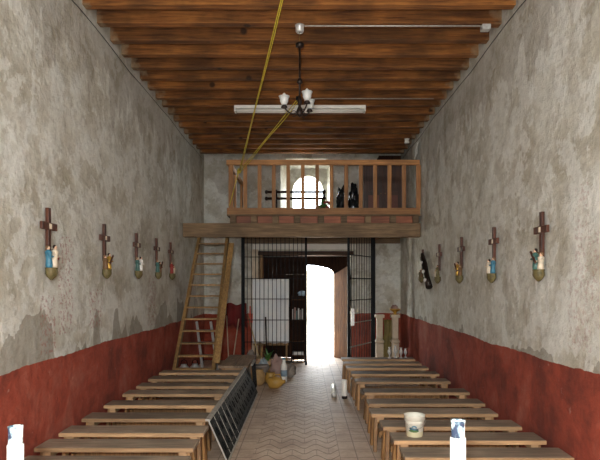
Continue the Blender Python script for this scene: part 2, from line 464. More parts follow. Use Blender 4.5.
# gallery window: splayed niche, then arched hole
NB = 3.42
inn = [(-0.60,NB),(0.66,NB),(0.66,4.84),(0.5,4.92),(-0.44,4.92),(-0.60,4.84)]
out = [(-0.42,NB+0.1),(0.56,NB+0.1),(0.56,4.74),(0.46,4.80),(-0.32,4.80),(-0.42,4.74)]
boolean(w, prism(inn, YB-0.01, YO, out).build('cut', M['wallB']))
ac = 0.075; ar = 0.385
wa = [(ac-ar,NB+0.14),(ac+ar,NB+0.14)] + [(ac+ar*math.cos(a), 4.23+ar*math.sin(a)) for a in [PI*i/18 for i in range(19)]]
boolean(w, prism(wa, YB+0.4, YB+0.9).build('cut', M['wallB']))
struct(w)
struct(MB().box(WL-0.6, WR+0.6, YR-0.4, YR, 0, ZC+0.42).build('wall_front', M['wallB']))
fl = MB().box(WL-0.1, WR+0.1, YR, YB+0.75, -0.12, 0); struct(fl.build('floor', M['floor']))
struct(MB().box(WL-0.6, WR+0.6, YR-0.4, YB+0.75, ZC+0.42, ZC+0.5).build('ceiling', M['board']))

# ceiling boards right above the beams, then beams
struct(MB().box(WL, WR, YR, YB, ZC+0.21, ZC+0.24).build('trim_1', M['board']))
ys = []; y = 6.32 - 0.46*21
k = 0
while y < YB - 0.12:
    if y > YR + 0.1: ys.append(y)
    y += 0.455 if y < 6.9 else 0.43
proto = MB().box(WL-0.05, WR+0.05, -0.06, 0.06, -0.0, 0.205)
pb = None
for i, y in enumerate(ys):
    j = random.uniform(-0.02, 0.02); loc = (0, y + j, ZC + random.uniform(-0.010, 0.0))
    if pb is None:
        pb = proto.build('ceiling_beam', M['beam'], bevel=0.006); pb.location = loc
        tag(pb, 'squared brown wooden ceiling beam spanning the nave from wall to wall', 'beam', 'ceiling beams across the nave')
    else:
        o = pb.copy(); COL.objects.link(o); o.location = loc; o.rotation_euler = (0, 0, random.uniform(-0.003, 0.003))
# thin cables stapled along the top of both walls
for sx, nm in ((WL+0.003, 'left'), (WR-0.003, 'right')):
    pts = [(sx, yy, CH+2.99 + 0.012*math.sin(yy*2.1) - 0.012*(yy % 2)) for yy in [YR+0.2+0.45*i for i in range(38)] if yy < YB-0.1]
    tag(MB().tube(pts, 0.0045, 6).build('cable', M['iron'], origin=pts[0]), f'thin dark cable running along the top of the {nm} wall under the beams', 'cable')

def nearbeam(y): return min(ys, key=lambda b: abs(b-y))
# ------------------------------------------------------------------ benches
def make_bench(loc, label, group):
    L, W, H = 1.40, 0.285, 0.42
    x0, y0, _ = loc
    r = empty('bench', loc, label, 'bench', group)
    MB().box(x0, x0+L, y0, y0+W, H-0.035, H).build('seat', M['seat'], r, bevel=0.004)
    MB().box(x0, x0+L, y0-0.012, y0-0.0005, H-0.038, H-0.002).build('front_edge', M['pine'], r)
    for sx in (0, 1):
        xe = x0 + (0.10 if sx == 0 else L-0.10); xo = x0 + (0.02 if sx == 0 else L-0.02)
        MB().box(xe-0.035, xe+0.035, y0+0.01, y0+W-0.01, H-0.095, H-0.036).build('cleat', M['pine'], r, bevel=0.003)
        for sy in (0, 1):
            yt = y0 + (0.07 if sy == 0 else W-0.07); yb = y0 + (0.0 if sy == 0 else W)
            xl = xe + (-0.046 if sx == 0 else 0.046)
            MB().bar((xl, yt, H-0.04), (xl + (-0.02 if sx == 0 else 0.02), yb, 0.0), 0.085, 0.035, up=(1, 0, 0)).build('leg', M['pinez'], r, bevel=0.003)
        MB().bar((xe, y0+0.06, 0.17), (xe, y0+W-0.06, 0.17), 0.022, 0.06).build('stretcher', M['pinez'], r)
    MB().bar((x0+0.1, y0+W/2, 0.17), (x0+L-0.1, y0+W/2, 0.17), 0.022, 0.05).build('rail', M['pinez'], r)
    return r
RB = [(10.73,.71),(10.14,.71),(9.6,.72),(8.98,.75),(8.26,.75),(7.44,.79),(6.74,.77),(6.21,.74),(5.66,.79),(5.16,.82),(4.66,.83)]
ordn = ['farthest', 'second farthest', 'third farthest', 'fourth farthest', 'fifth farthest', 'sixth farthest', 'fifth nearest', 'fourth nearest', 'third nearest', 'second nearest', 'nearest']
rlab = ['bench in the right row nearest the iron gate, small silver vases on it',
 'bench in the right row just in front of the one with silver vases',
 'third bench of the right row from the iron gate',
 'fourth bench of the right row from the iron gate',
 'fifth bench of the right row from the iron gate',
 'sixth bench of the right row from the iron gate, middle of the row',
 'bench of the right row three places behind the white bucket bench',
 'bench of the right row two places behind the white bucket bench',
 'bench of the right row directly behind the one holding the white bucket',
 'bench of the right row holding the white bucket',
 'nearest bench of the right row, crossed by the white altar candle']
first = None
for (d, x), lb in zip(RB, rlab):
    if first is None: first = make_bench((x, d, 0), 'plain wooden ' + lb, 'wooden benches in the right row'); b0 = first
    else: dup(first, (x, d, 0), 'plain wooden ' + lb, random.uniform(-0.012, 0.012))
LB = [(9.10,-2.37,.96),(8.50,-2.38,.96),(7.90,-2.38,.96),(7.34,-2.39,.95),(6.66,-2.39,.96),(6.00,-2.39,.965),(5.42,-2.38,1.0),(4.93,-2.38,1.0),(4.42,-2.33,.98)]
llab = ['farthest bench of the left row, in front of the ladder foot', 'second bench of the left row from the ladder', 'third bench of the left row from the ladder',
 'fourth bench of the left row from the ladder', 'middle bench of the left row, fifth from the ladder', 'sixth bench of the left row from the ladder',
 'bench of the left row reaching the near end of the iron railing', 'second nearest bench of the left row, short of the iron railing',
 'nearest bench of the left row, behind the left altar candle']
for (d, x, s), lb in zip(LB, llab):
    o = dup(first, (x, d, 0), 'plain wooden ' + lb, random.uniform(-0.006, 0.006), (s, 1, 1)); o['group'] = 'wooden benches in the left row'
# lengthwise plank bench at the end of the left row
r = empty('plank_bench', (-1.22, 9.5, 0), 'wide two-plank bench set lengthwise to the aisle beside the ladder foot', 'bench')
for a, b_ in ((-1.47, -1.225), (-1.215, -0.97)):
    MB().box(a, b_, 9.50, 11.0, 0.43, 0.47).build('seat', M['plank'], r, bevel=0.005)
for yy in (9.62, 10.85):
    MB().box(-1.44, -1.0, yy, yy+0.06, 0.37, 0.429).build('cleat', M['pine'], r)
    for xx in (-1.40, -1.04): MB().bar((xx, yy-0.015, 0.425), (xx + (-0.03 if xx < -1.2 else 0.03), yy-0.015, 0), 0.06, 0.028, up=(0,1,0)).build('leg', M['pinez'], r)

# ------------------------------------------------------------------ iron railing leaning on the bench ends
r = empty('iron_railing', (-0.82, 7.8, 0), 'long dark iron communion railing leaning on the ends of the left benches', 'railing')
ya, yb = 5.78, 9.35
def RP(y, t):   # t 0 foot 1 top
    return Vector((-0.80 - 0.20*t, y, 0.02 + 0.44*t))
MB().bar(RP(ya-0.03, 1.0), RP(yb, 1.0), 0.05, 0.022).build('top_rail', M['railtop'], r, bevel=0.003)
MB().bar(RP(ya, 0.0), RP(yb, 0.0), 0.02, 0.03).build('bottom_rail', M['railtop'], r)
MB().bar(RP(ya, 0.82), RP(yb, 0.82), 0.012, 0.02).bar(RP(ya, 0.14), RP(yb, 0.14), 0.012, 0.02).build('cross_rail', M['iron'], r)
n = 27
for i in range(n+1):
    y = ya + (yb-ya)*i/n
    w_ = 0.015 if i % 2 == 0 else 0.225  # wide dark slats close the gaps, standing in for shade under the benches
    MB().bar(RP(y, 0.02), RP(y, 0.97), w_, 0.012, up=(1, 0, 0.4)).build('bar', (M['railtop'] if i < 10 else M['iron']) if i % 2 == 0 else M['irong'], r)
for i in range(1, n, 2):
    y = ya + (yb-ya)*i/n
    for t in (0.3, 0.65):
        MB().tube([RP(y + 0.03*math.cos(a), t + 0.10*math.sin(a)) + Vector((0.008, 0, 0.003)) for a in [2*PI*k/12 for k in range(13)]], 0.006, 5).build('scroll', M['irong'], r)
MB().bar((-0.90, 9.45, 0.49), (-0.905, 10.1, 0.49), 0.035, 0.02).bar((-0.86, 9.5, 0.02), (-0.86, 10.1, 0.02), 0.02, 0.02).build('trim', M['railtop'], empty('short_railing', (-0.88, 9.85, 0), 'short pale-topped iron railing piece at the far end of the long one', 'railing'))
sr = [o for o in COL.objects if o.name.startswith('short_railing')][0]
for i in range(8):
    y = 9.5 + 0.08*i
    MB().bar((-0.865, y, 0.02), (-0.90, y, 0.485), 0.02, 0.012, up=(1,0,0)).build('bar', M['iron'], sr)

# ------------------------------------------------------------------ gallery
YG = 11.2
gz0, gz1 = pz(237, YG), pz(223, YG)          # big front beam
tag(MB().box(WL+0.005, WR-0.005, YG, YG+0.14, gz0, gz1).build('gallery_beam', M['gbeam'], origin=(0, YG, gz0), bevel=0.008), 'heavy weathered timber beam carrying the front of the gallery', 'beam')
xd = px(227, YG)
jz1 = pz(214, YG) - 0.01
jx = [px(v, YG) for v in (233, 254, 275.5, 297, 321, 344, 368, 393, 416)]
jp = None
for i, x in enumerate(jx):
    m = MB().box(x-0.06, x+0.06, YG-0.02, YB-0.01, gz1+0.001, jz1-0.03)
    lb = 'gallery floor joist, its squared end resting on the front beam'
    if jp is None:
        jp = MB().box(-0.06, 0.06, YG-0.02, YB-0.01, gz1+0.001, jz1-0.03).build('gallery_joist', M['gbeam'], origin=None, bevel=0.006); jp.location = (x, 0, 0)
        tag(jp, lb, 'joist', 'gallery floor joists')
    else:
        o = jp.copy(); COL.objects.link(o); o.location = (x, 0, 0)
for i in range(len(jx)-1):
    o = MB().box(jx[i]+0.065, jx[i+1]-0.065, YG+0.03, YG+0.05, gz1+0.002, jz1-0.031).build('infill_board', M['redplank'], origin=((jx[i]+jx[i+1])/2, YG+0.04, gz1+0.002))
    tag(o, 'reddish infill board between two joist ends under the gallery railing', 'board', 'infill boards between the joist ends')
dk = MB().box(xd, WR-0.01, YG-0.03, YB-0.01, jz1-0.029, jz1).build('gallery_floor', M['gbeam'], origin=(0.4, 12.4, jz1))
tag(dk, 'plank floor of the gallery above the iron gate', 'floor')
# railing
r = empty('gallery_railing', (0.4, YG, jz1), 'brown wooden gallery railing with wide flat balusters', 'railing')
zb0, zb1 = jz1+0.001, pz(208, YG); zt0, zt1 = pz(165, YG), pz(160, YG)
MB().box(xd, WR-0.02, YG-0.02, YG+0.05, zb0, zb1).build('bottom_rail', M['rail'], r, bevel=0.004)
MB().box(xd-0.01, WR-0.03, YG-0.03, YG+0.06, zt0, zt1).build('top_rail', M['rail'], r, bevel=0.006)
bx = [230.8,245.2,259.5,273.7,288.2,302.8,317.2,331.6,346.1,360.8,375.2,389.6,404,418.5]
for i, v in enumerate(bx):
    w_ = 0.058 if 0 < i < 13 else 0.07
    if i in (4, 5, 6, 7): w_ = 0.052
    x = px(v, YG)
    MB().box(x-w_/1.5, x+w_/1.5, YG+0.0, YG+0.03, zb1-0.001, zt0+0.001).build('baluster', M['bal'], r, bevel=0.003)
# side return to the back wall
MB().box(xd, xd+0.06, YG+0.055, YB-0.02, zt0, zt1).build('side_top_rail', M['rail'], r, bevel=0.004)
MB().box(xd+0.0, xd+0.05, YG+0.055, YB-0.02, zb0, zb1).build('side_bottom_rail', M['rail'], r)
for yy in (12.2, 13.4):
    MB().box(xd+0.005, xd+0.055, yy, yy+0.14, zb1-0.001, zt0+0.001).build('baluster', M['bal'], r)

# things on the gallery
zg = jz1
r = empty('cabinet', (1.75, 13.2, zg), 'tall dark brown wooden cabinet standing on the right of the gallery', 'cabinet')
cx0, cx1 = px(364, 12.9), 2.20
MB().box(cx0, cx1+0.05, 12.95, 13.5, zg, pz(160, 12.9)).build('body', M['cab'], r, bevel=0.006)
for i in range(2):
    a = cx0+0.03+i*(cx1-cx0+0.02)/2; b_ = a + (cx1-cx0)/2-0.03
    d = MB().box(a, b_, 12.925, 12.949, zg+0.08, pz(160,12.9)-0.06).build('door', M['cab'], r, bevel=0.004)
    MB().box(a+0.07, b_-0.07, 12.918, 12.9245, zg+0.75, pz(160,12.9)-0.13).build('upper_panel', M['cab'], d)
    MB().box(a+0.07, b_-0.07, 12.918, 12.9245, zg+0.14, zg+0.66).build('lower_panel', plain('reddish_panel', srgb(112, 62, 44), 0.5), d)
    MB().ball((b_-0.03 if i == 0 else a+0.03, 12.91, zg+0.7), .014, .014, .014).build('knob', M['brass'], d)
bxo = MB().box(px(379,13), px(401,13), 13.0, 13.4, pz(160,12.9)+0.002, pz(154.5,12.9)).build('box', M['darkwood'], origin=(px(390,13), 13.2, pz(160,12.9)), bevel=0.004)
tag(bxo, 'dark wooden box on top of the gallery cabinet just under the ceiling', 'box')
# poles laid across the window
r = empty('rail_stand', (px(296, 12.6), 12.6, zg), 'dark wooden stand with two horizontal poles in front of the gallery window', 'stand')
zz = [pz(192, 12.6), pz(198.5, 12.6)]
for z in zz:
    MB().tube([(px(267,12.6),12.6,z),(px(326,12.6),12.6,z)], 0.028, 10).build('pole', M['darkwood'], r)
    MB().ball((px(266.5,12.6),12.6,z), .04, .04, .045).build('pole_knob', M['bronze'], r)
for v in (276, 324):
    MB().box(px(v,12.66)-0.03, px(v,12.66)+0.03, 12.6+0.03, 12.68, zg, zz[0]+0.06).build('upright', M['darkwood'], r)
    MB().box(px(v,12.66)-0.04, px(v,12.66)+0.04, 12.45, 12.85, zg, zg+0.05).build('foot', M['darkwood'], r)
# flowers
r = empty('flower_bouquet', (px(324,12.1), 12.1, zg), 'small bunch of red flowers with green leaves in a dark vase behind the gallery balusters', 'flowers')
c = Vector((px(324,12.1), 12.1, pz(206,12.1)))
MB().lathe([(0.06,0),(0.08,0.1),(0.05,0.2),(0.07,0.26)], (c.x, c.y, zg+0.001)).build('vase', M['bronze'], r)
for i in range(14):
    a = random.uniform(0, 2*PI); e = random.uniform(0.02, 0.13); p = Vector((c.x+e*math.cos(a), c.y+e*math.sin(a), c.z+random.uniform(-0.06, 0.1)))
    m = MB()
    if i % 2: m.ball(p, .035, .035, .028, 8, 6, 0.4, i).build('bloom', M['redrobe'], r)
    else: m.ball(p + Vector((0,0,0.02)), .05, .03, .06, 6, 5, 0.5, i).build('leaf', M['green'], r)
    MB().tube([(c.x, c.y, zg+0.25), p], 0.004, 4).build('stem', M['green'], r)
# dark bundles with shiny wrinkles on the gallery
for v, h, lb in ((341.5, 0.68, 'shiny black plastic bundle on the gallery, the left of two behind the balusters'), (353.5, 0.74, 'shiny black plastic bundle on the gallery, beside the cabinet')):
    x = px(v, 12.2); m = MB().ball((x, 12.2, zg+h/2+0.01), 0.10, 0.10, h/2+0.02, 24, 18, 0.55, v)
    for i_, q in enumerate(m.v):
        k_ = noise.noise(q*22)*0.04; m.v[i_] = Vector((q.x+k_, q.y+k_, max(zg+0.001, q.z)))
    o = m.build('plastic_bundle', M['bag'], origin=(x, 12.2, zg)); tag(o, lb, 'bundle')
    o['label'] = lb
# small white lamp and rag high on the right
tag(MB().lathe([(0.05,0),(0.05,0.03),(0.035,0.05),(0.06,0.1)], (px(404,12.2), nearbeam(12.05), ZC-0.100)).build('lamp_holder', M['white'], origin=(px(404,12.2),12.05,ZC)), 'small white lamp holder on a ceiling beam above the gallery', 'lamp')
m = MB(); vs = []; 
for i in range(7):
    for k in range(9):
        vs.append((WR-0.004-0.03*abs(math.sin(i*1.3+k*0.4))-0.01, 11.36+0.04*i+0.01*k, pz(140,11.2)-0.028*k-0.012*i))
m.add(vs, [(i*9+k, i*9+k+1, (i+1)*9+k+1, (i+1)*9+k) for i in range(6) for k in range(8)], True)
tag(m.build('rag', M['paper'], origin=(WR-0.04, 11.1, pz(146,11.2)), solid=0.006), 'pale rag hanging at the top of the right wall by the gallery', 'rag')

# ------------------------------------------------------------------ doorway
YD = YB
M['lint'] = wood('lintel_wood', srgb(92, 62, 38), srgb(48, 30, 18), 'X', 0.7)
struct(MB().box(-1.26, 1.24, YB-0.05, YB+0.10, 2.70, 2.83).build('trim_2', M['plasterw'], bevel=0.006))
tag(MB().box(px(244,YB), WR-0.02, YB-0.14, YB-0.004, 2.845, gz1-0.03).build('ledger_beam', M['gbeam'], origin=(0,YB-0.1,2.845), bevel=0.005), 'brown timber ledger under the gallery floor above the white door lintel', 'beam')
struct(MB().box(-1.2, 1.18, YB-0.03, YB+0.52, 2.56, 2.66).build('trim_3', M['lint'], bevel=0.006))
struct(MB().box(-1.29, -1.14, YB-0.035, YB+0.3, 0.0, 2.70).build('trim_4', M['cream'], bevel=0.006))
struct(MB().box(-1.137, -1.04, YB-0.0, YB+0.3, 0.0, 2.56).build('trim_5', wood('jamb_wood', srgb(190, 150, 96), srgb(140, 100, 60), 'Z')))
# closed left leaf (dark) and open right leaf
YL = YB + 0.46
r = bpy.data.objects.new('door_1', None); COL.objects.link(r); r.location = (-0.4, YL, 0); struct(r)
lf = MB().box(-1.0, -0.02, YL, YL+0.06, 0.01, 2.10).build('door_leaf', M['darkwood'], r, bevel=0.004)
for z0, z1 in ((0.1, 0.6), (0.7, 1.3), (1.4, 2.0)):
    for x0, x1 in ((-0.92, -0.54), (-0.48, -0.1)): MB().box(x0, x1, YL-0.018, YL-0.0005, z0, z1).build('panel', M['darkwood'], lf, bevel=0.008)
prism([(-1.1,2.555),(1.1,2.555),(1.1,1.9),(0.745,1.9)] + [(0.73*math.cos(a), 2.13+0.21*math.sin(a)) for a in [PI*i/14 for i in range(15)]] + [(-0.745,1.9),(-1.1,1.9)], YL+0.062, YL+0.10).build('arched_frame', M['darkwood'], r)
MB().bar((-0.01, YL-0.02, 0.02), (-0.01, YL-0.02, 2.40), 0.04, 0.04, up=(0,1,0)).build('meeting_stile', M['darkwood'], r)
prism([(-1.05,2.101),(-0.02,2.101),(-0.02,2.42),(-0.5,2.42),(-1.05,2.30)], YL+0.0, YL+0.055).build('arched_top', M['darkwood'], r)
r = bpy.data.objects.new('door_2', None); COL.objects.link(r); r.location = (0.8, YB+0.3, 0); struct(r)
h0 = Vector((0.75, YL+0.05, 0)); h1 = Vector((1.06, YB-0.08, 0)); dv = (h1-h0); L = dv.length; dn = dv.normalized()
lm = MB(); nrm = Vector((dn.y, -dn.x, 0))
n = 5
leafroot = None
vs = []
def leafbox(u0, u1, z0, z1, t0, t1, top0=None, top1=None):
    P = lambda u, t, z: h0 + dn*u + nrm*t + Vector((0, 0, z))
    zt = [top0 if top0 else z1, top1 if top1 else z1]
    v = [P(u0,t0,z0),P(u0,t1,z0),P(u1,t1,z0),P(u1,t0,z0),P(u0,t0,zt[0]),P(u0,t1,zt[0]),P(u1,t1,zt[1]),P(u1,t0,zt[1])]
    return v, [(0,1,2,3),(7,6,5,4),(0,4,5,1),(1,5,6,2),(2,6,7,3),(3,7,4,0)]
for i in range(n):
    a, b_ = L*i/n+0.002, L*(i+1)/n-0.002
    v, f = leafbox(a, b_, 0.01, 2.2, -0.025, 0.025, 2.10+0.2*(i/n), 2.10+0.2*((i+1)/n)); lm.add(v, f)
lf = lm.build('door_leaf', M['leaf'], r)
for z in (0.3, 1.2, 1.95):
    v, f = leafbox(0.01, L-0.01, z, z+0.1, -0.055, -0.0255); MB().add(v, f).build('ledge', M['leaf'], lf)

# outdoors
struct(MB().box(-14, 14, YB+0.75, 40, -0.14, -0.02).build('ground', M['ground']))
tag(MB().box(-9, 9, 27, 27.4, -0.02, 2.4).box(-9.1, 9.1, 26.9, 27.5, 2.4, 2.5).build('courtyard_wall', plain('sunny_courtyard_wall', srgb(226, 214, 190), 0.9), origin=(0, 27, -0.02)), 'pale low wall across the sunny yard, seen through the open door', 'wall')

# ------------------------------------------------------------------ iron gate
YGT = 12.87; z_top = gz1 - 0.02
gx0, gx1, gx2 = px(243, YGT), px(306, YGT), px(373.5, YGT)
r = empty('iron_gate', (0.0, YGT, 0), 'black iron gate of thin bars with its right leaf swung open', 'gate')
zt = gz1 - 0.03
for x, w_ in ((gx0, 0.075), (gx2, 0.075), (gx1, 0.05)):
    MB().box(x-w_/2, x+w_/2, YGT-0.03, YGT+0.03, 0, zt).build('post', M['iron'], r, bevel=0.003)
MB().box(gx0, gx2, YGT-0.018, YGT+0.018, zt-0.04, zt).build('head_bar', M['iron'], r)
fp = MB().box(gx0+0.038, gx1-0.026, YGT-0.012, YGT+0.012, 0.06, 0.085).build('fixed_panel', M['iron'], r)
zh = [pz(v, YGT) for v in (257, 278.7, 299, 320, 342)]
for z in zh: MB().box(gx0+0.038, gx1-0.026, YGT-0.006, YGT+0.006, z-0.008, z+0.008).build('cross_bar', M['iron'], fp)
nb = 15
for i in range(1, nb):
    x = gx0 + (gx1-gx0)*i/nb
    MB().box(x-0.0065, x+0.0065, YGT-0.0065, YGT+0.0065, 0.07, zt-0.03).build('bar', M['iron'], fp)
# open leaf
e0 = Vector((gx2-0.05, YGT-0.04, 0)); e1 = Vector((px(348.5, 11.75), 11.75, 0)); dd = (e1-e0)
lf = MB().bar(e1+Vector((0,0,0.05)), e1+Vector((0,0,zt-0.06)), 0.05, 0.05, up=(0,1,0)).build('open_leaf', M['iron'], r)
MB().bar(e0+Vector((0,0,0.05)), e0+Vector((0,0,zt-0.06)), 0.035, 0.035, up=(0,1,0)).build('hinge_stile', M['iron'], lf)
for z in [0.06, zt-0.08] + zh:
    MB().bar(e0+Vector((0,0,z)), e1+Vector((0,0,z)), 0.012, 0.02 if z in zh else 0.035).build('cross_bar', M['railtop'] if z in zh[3:] else M['iron'], lf)
for i in range(1, 9):
    p = e0 + dd*i/9
    MB().box(p.x-0.0065, p.x+0.0065, p.y-0.0065, p.y+0.0065, 0.07, zt-0.08).build('bar', M['iron'], lf)
p = e0 + dd*0.9
MB().box(p.x-0.0, p.x+0.07, p.y-0.03, p.y+0.03, 0.98, 1.34).build('lock_plate', M['silver'], lf)

# ------------------------------------------------------------------ ladder
lt, lbm = Vector((0, 11.66, 2.98)), Vector((0, 9.56, 0.0))
r = empty('ladder', (-1.9, 9.56, 0), 'steep wooden ladder with flat treads climbing to the gallery', 'ladder')
def LP(z, xt, xb):
    t = z/lt.z; return Vector((xb+(xt-xb)*t, lbm.y+(lt.y-lbm.y)*t, z))
MB().bar(LP(0.0,-2.17,-2.30), LP(2.98,-2.17,-2.30), 0.055, 0.13, up=(0,1,0)).build('stringer', M['ladder'], r, bevel=0.004)
MB().bar(LP(0.0,-1.60,-1.60), LP(2.98,-1.60,-1.60), 0.06, 0.13, up=(0,1,0)).build('stringer', M['ladder'], r, bevel=0.004)
z = CH+0.82
for i in range(13):
    zz_ = CH + 0.82 - 0.21*i
    if zz_ < 0.1: break
    a = LP(zz_, -2.145, -2.275); b_ = LP(zz_, -1.63, -1.63)
    MB().box(a.x, b_.x, a.y-0.07, a.y+0.07, zz_-0.015, zz_+0.015).build('tread', M['ladder'], r, bevel=0.002)
sp_ = MB().bar((px(232,11.1)+0.0, 11.02, 2.66), (px(219,10.0), 9.75, 0.48), 0.10, 0.035, up=(0,1,0)).build('plank', M['ladder'], origin=(-1.5, 9.75, 0.48), bevel=0.003)
tag(sp_, 'long bare plank leaning against the gallery beam beside the ladder', 'plank')

# aluminium folding ladder and pots behind the wooden ladder
r = empty('step_ladder', (-2.1, 11.5, 0), 'small aluminium step ladder leaning in the left corner behind the wooden ladder', 'ladder')
for dx in (0, 0.30):
    MB().bar((-2.25+dx+0.22, 11.2, 0.0), (-2.32+dx, 12.0, 1.05), 0.05, 0.03, up=(0,1,0)).build('rail', M['silver'], r)
for k in range(4):
    t = 0.15 + 0.23*k; p = Vector((-2.25+0.22-0.29*t, 11.2+0.8*t, 1.05*t))
    MB().box(p.x, p.x+0.30, p.y-0.05, p.y+0.05, p.z-0.01, p.z+0.01).build('tread', M['silver'], r)
for v, d, sz, lb in ((184, 10.8, 0.13, 'round metal pot on the floor behind the ladder, left of two'), (195, 11.05, 0.12, 'round metal pot on the floor behind the ladder, right of two')):
    x = px(v, d)
    rr = empty('metal_pot', (x, d, 0), lb, 'pot', 'metal pots behind the ladder')
    MB().lathe([(sz*.6,0.0),(sz,sz*.5),(sz,sz*1.2),(sz*.8,sz*1.9),(sz*.45,sz*2.2),(sz*.45,sz*2.4)], (x, d, 0)).build('body', M['silver'], rr)
    MB().tube([(x-sz*.5,d,sz*2.2),(x-sz*.4,d,sz*2.9),(x,d,sz*3.1),(x+sz*.4,d,sz*2.9),(x+sz*.5,d,sz*2.2)], 0.008, 6).build('handle', M['iron'], rr)

# brooms and poles leaning on the left part of the back wall
def pole(name, a, b, rad, mat, label, cat='pole', brush=None):
    o = empty(name, (a[0], a[1], 0), label, cat)
    MB().tube([a, b], rad, 8).build('handle', mat, o)
    if brush:
        d = (Vector(b)-Vector(a)).normalized(); c = Vector(a) if brush[0] == 'a' else Vector(b)
        s_ = 1 if brush[0] == 'a' else -1
        m = MB()
        for i in range(26):
            q = c + Vector((random.uniform(-.04,.04), random.uniform(-.03,.03), 0)); e = c - d*s_*0.30 + Vector((random.uniform(-.11,.11), random.uniform(-.05,.05), random.uniform(-0.01,0.03)))
            e.z = max(e.z, 0.01)
            m.tube([q, e], 0.008, 4)
        m.build('bristles', brush[1], o)
    return o
pole('wooden_pole', (px(232,12.5), 12.5, 0.0), (px(238.5,13.3), 13.35, pz(319,13.35)), 0.013, M['cream'], 'pale wooden pole leaning left of the gate post')
pole('wooden_pole', (px(229,12.4), 12.4, 0.0), (px(226,13.3), 13.4, pz(316,13.35)), 0.013, M['cream'], 'pale pole beside the ladder against the red dado')
pole('broom', (px(258,12.2), 12.35, 0.28), (px(247,13.3), 13.45, pz(314,13.4)), 0.014, M['straw'], 'straw broom leaning behind the bars of the gate', 'broom', ('a', M['straw']))
pole('broom', (px(266,12.3), 12.5, 0.25), (px(265.5,12.6), 12.62, pz(317,12.6)), 0.017, M['bronze'], 'dark handled broom upright in front of the white sheet', 'broom', ('a', M['bronze']))
# red cloth and orange pan
m = MB(); vs = []
for i in range(13):
    for k in range(11):
        u, v = i/12, k/10
        vs.append((px(226,13.5)+u*0.48, YB-0.06-0.035*math.sin(u*17)*(0.4+v), pz(304,13.5)+0.03*math.sin(u*9) - v*(0.55+0.05*math.sin(u*14))))
m.add(vs, [(i*11+k, i*11+k+1, (i+1)*11+k+1, (i+1)*11+k) for i in range(12) for k in range(10)], True)
tag(m.build('red_cloth', M['red'], origin=(px(236,13.5), YB-0.06, pz(310,13.5)), solid=0.008), 'dark red cloth hanging on the back wall left of the door', 'cloth')
m = MB().bar((px(247,13.6), YB-0.035, pz(318,13.6)), (px(253.5,13.6), YB-0.035, pz(318,13.6)), 0.06, 0.22).bar((px(250,13.6), YB-0.035, pz(314,13.6)), (px(250,13.6), YB-0.035, pz(306,13.6)), 0.03, 0.03)
tag(m.build('dustpan', M['orange'], origin=(px(249,13.2), 13.3, pz(318,13.2)), bevel=0.008), 'orange dustpan hanging behind the left bars of the gate', 'dustpan')

# ------------------------------------------------------------------ white sheet board
d = 13.15
r = empty('sheet_board', (px(270,d), d, 0), 'white sheet stretched over an upright board behind the gate bars', 'board')
x0, x1, zt_, zb_ = px(252.5,d), px(289,d), pz(279,d), pz(343,d)
MB().box(x0+0.02, x1-0.02, d+0.03, d+0.06, zb_+0.02, zt_-0.02).build('board', M['ladder'], r)
m = MB(); vs = []; nx, nz = 40, 30
for i in range(nx+1):
    for k in range(nz+1):
        u, v = i/nx, k/nz
        fold = 0.012*math.sin(u*31+v*1.5)*v + 0.014*noise.noise(Vector((u*6, v*2.5, 1)))
        dr = 0.03*math.sin(PI*u)*(1-v)**3 if 0 else 0
        vs.append((x0+(x1-x0)*u + 0.012*math.sin(v*9)*(u-0.5), d-0.005+fold*1.6, zt_-(zt_-zb_)*v - dr - 0.01*math.sin(u*23)*v))
m.add(vs, [(i*(nz+1)+k, i*(nz+1)+k+1, (i+1)*(nz+1)+k+1, (i+1)*(nz+1)+k) for i in range(nx) for k in range(nz)], True)
m.build('sheet', M['sheet'], r, solid=0.004)
for xx in (x0+0.06, x1-0.06): MB().box(xx-0.02, xx+0.02, d+0.065, d+0.105, 0, zb_+0.5).build('leg', M['ladder'], r)
MB().box(x0+0.02, x1-0.02, d+0.03, d+0.1, zb_-0.06, zb_+0.018).build('ledge', M['ladder'], r)

# shelf unit with papers right of the sheet
d = 13.3
r = empty('shelf_unit', (px(297,d), d, 0), 'dark open shelf unit standing in the doorway beside the white sheet', 'shelf')
x0, x1 = px(291,d), px(305,d)
for xx in (x0, x1-0.02): MB().box(xx, xx+0.025, d, d+0.26, 0, pz(296,d)).build('side_panel', M['darkwood'], r)
for yv in (356, 342, 320.5, 300):
    z = pz(yv, d); MB().box(x0+0.026, x1-0.021, d-0.003, d+0.26, z, z+0.022).build('shelf', M['leaf'], r)
MB().box(x0+0.026, x1-0.021, d+0.262, d+0.27, 0.03, pz(296,d)).build('back_panel', M['darkwood'], r)
bk0 = pz(320.5, d)+0.0225
for i, (w_, h_, mt) in enumerate(((0.03,.24,'paper'),(0.04,.28,'pink'),(0.03,.2,'teal'),(0.035,.26,'paper'),(0.03,.22,'greybag'),(0.04,.25,'paper'))):
    xx = x0+0.03+i*0.043
    if xx + w_ > x1-0.025: break
    o = MB().box(xx, xx+w_, d+0.03, d+0.2, bk0, bk0+h_).build('book', M[mt], origin=(xx, d+0.03, bk0), bevel=0.002)
    tag(o, 'upright ' + ['tall white', 'tallest dull pink', 'short teal', 'white', 'low grey', 'pale'][i] + ' book on the shelf unit beside the doorway', 'book', 'books on the shelf unit')
for z, lb in ((356, 'white paper stack on the lowest board of the shelf unit'),):
    zz2 = pz(z, d)+0.0225
    tag(MB().box(x0+0.04, x1-0.04, d+0.02, d+0.2, zz2, zz2+0.07).build('paper_stack', M['paper'], origin=(x0+0.1, d+0.1, zz2)), lb, 'paper')
zt3 = pz(296, d)
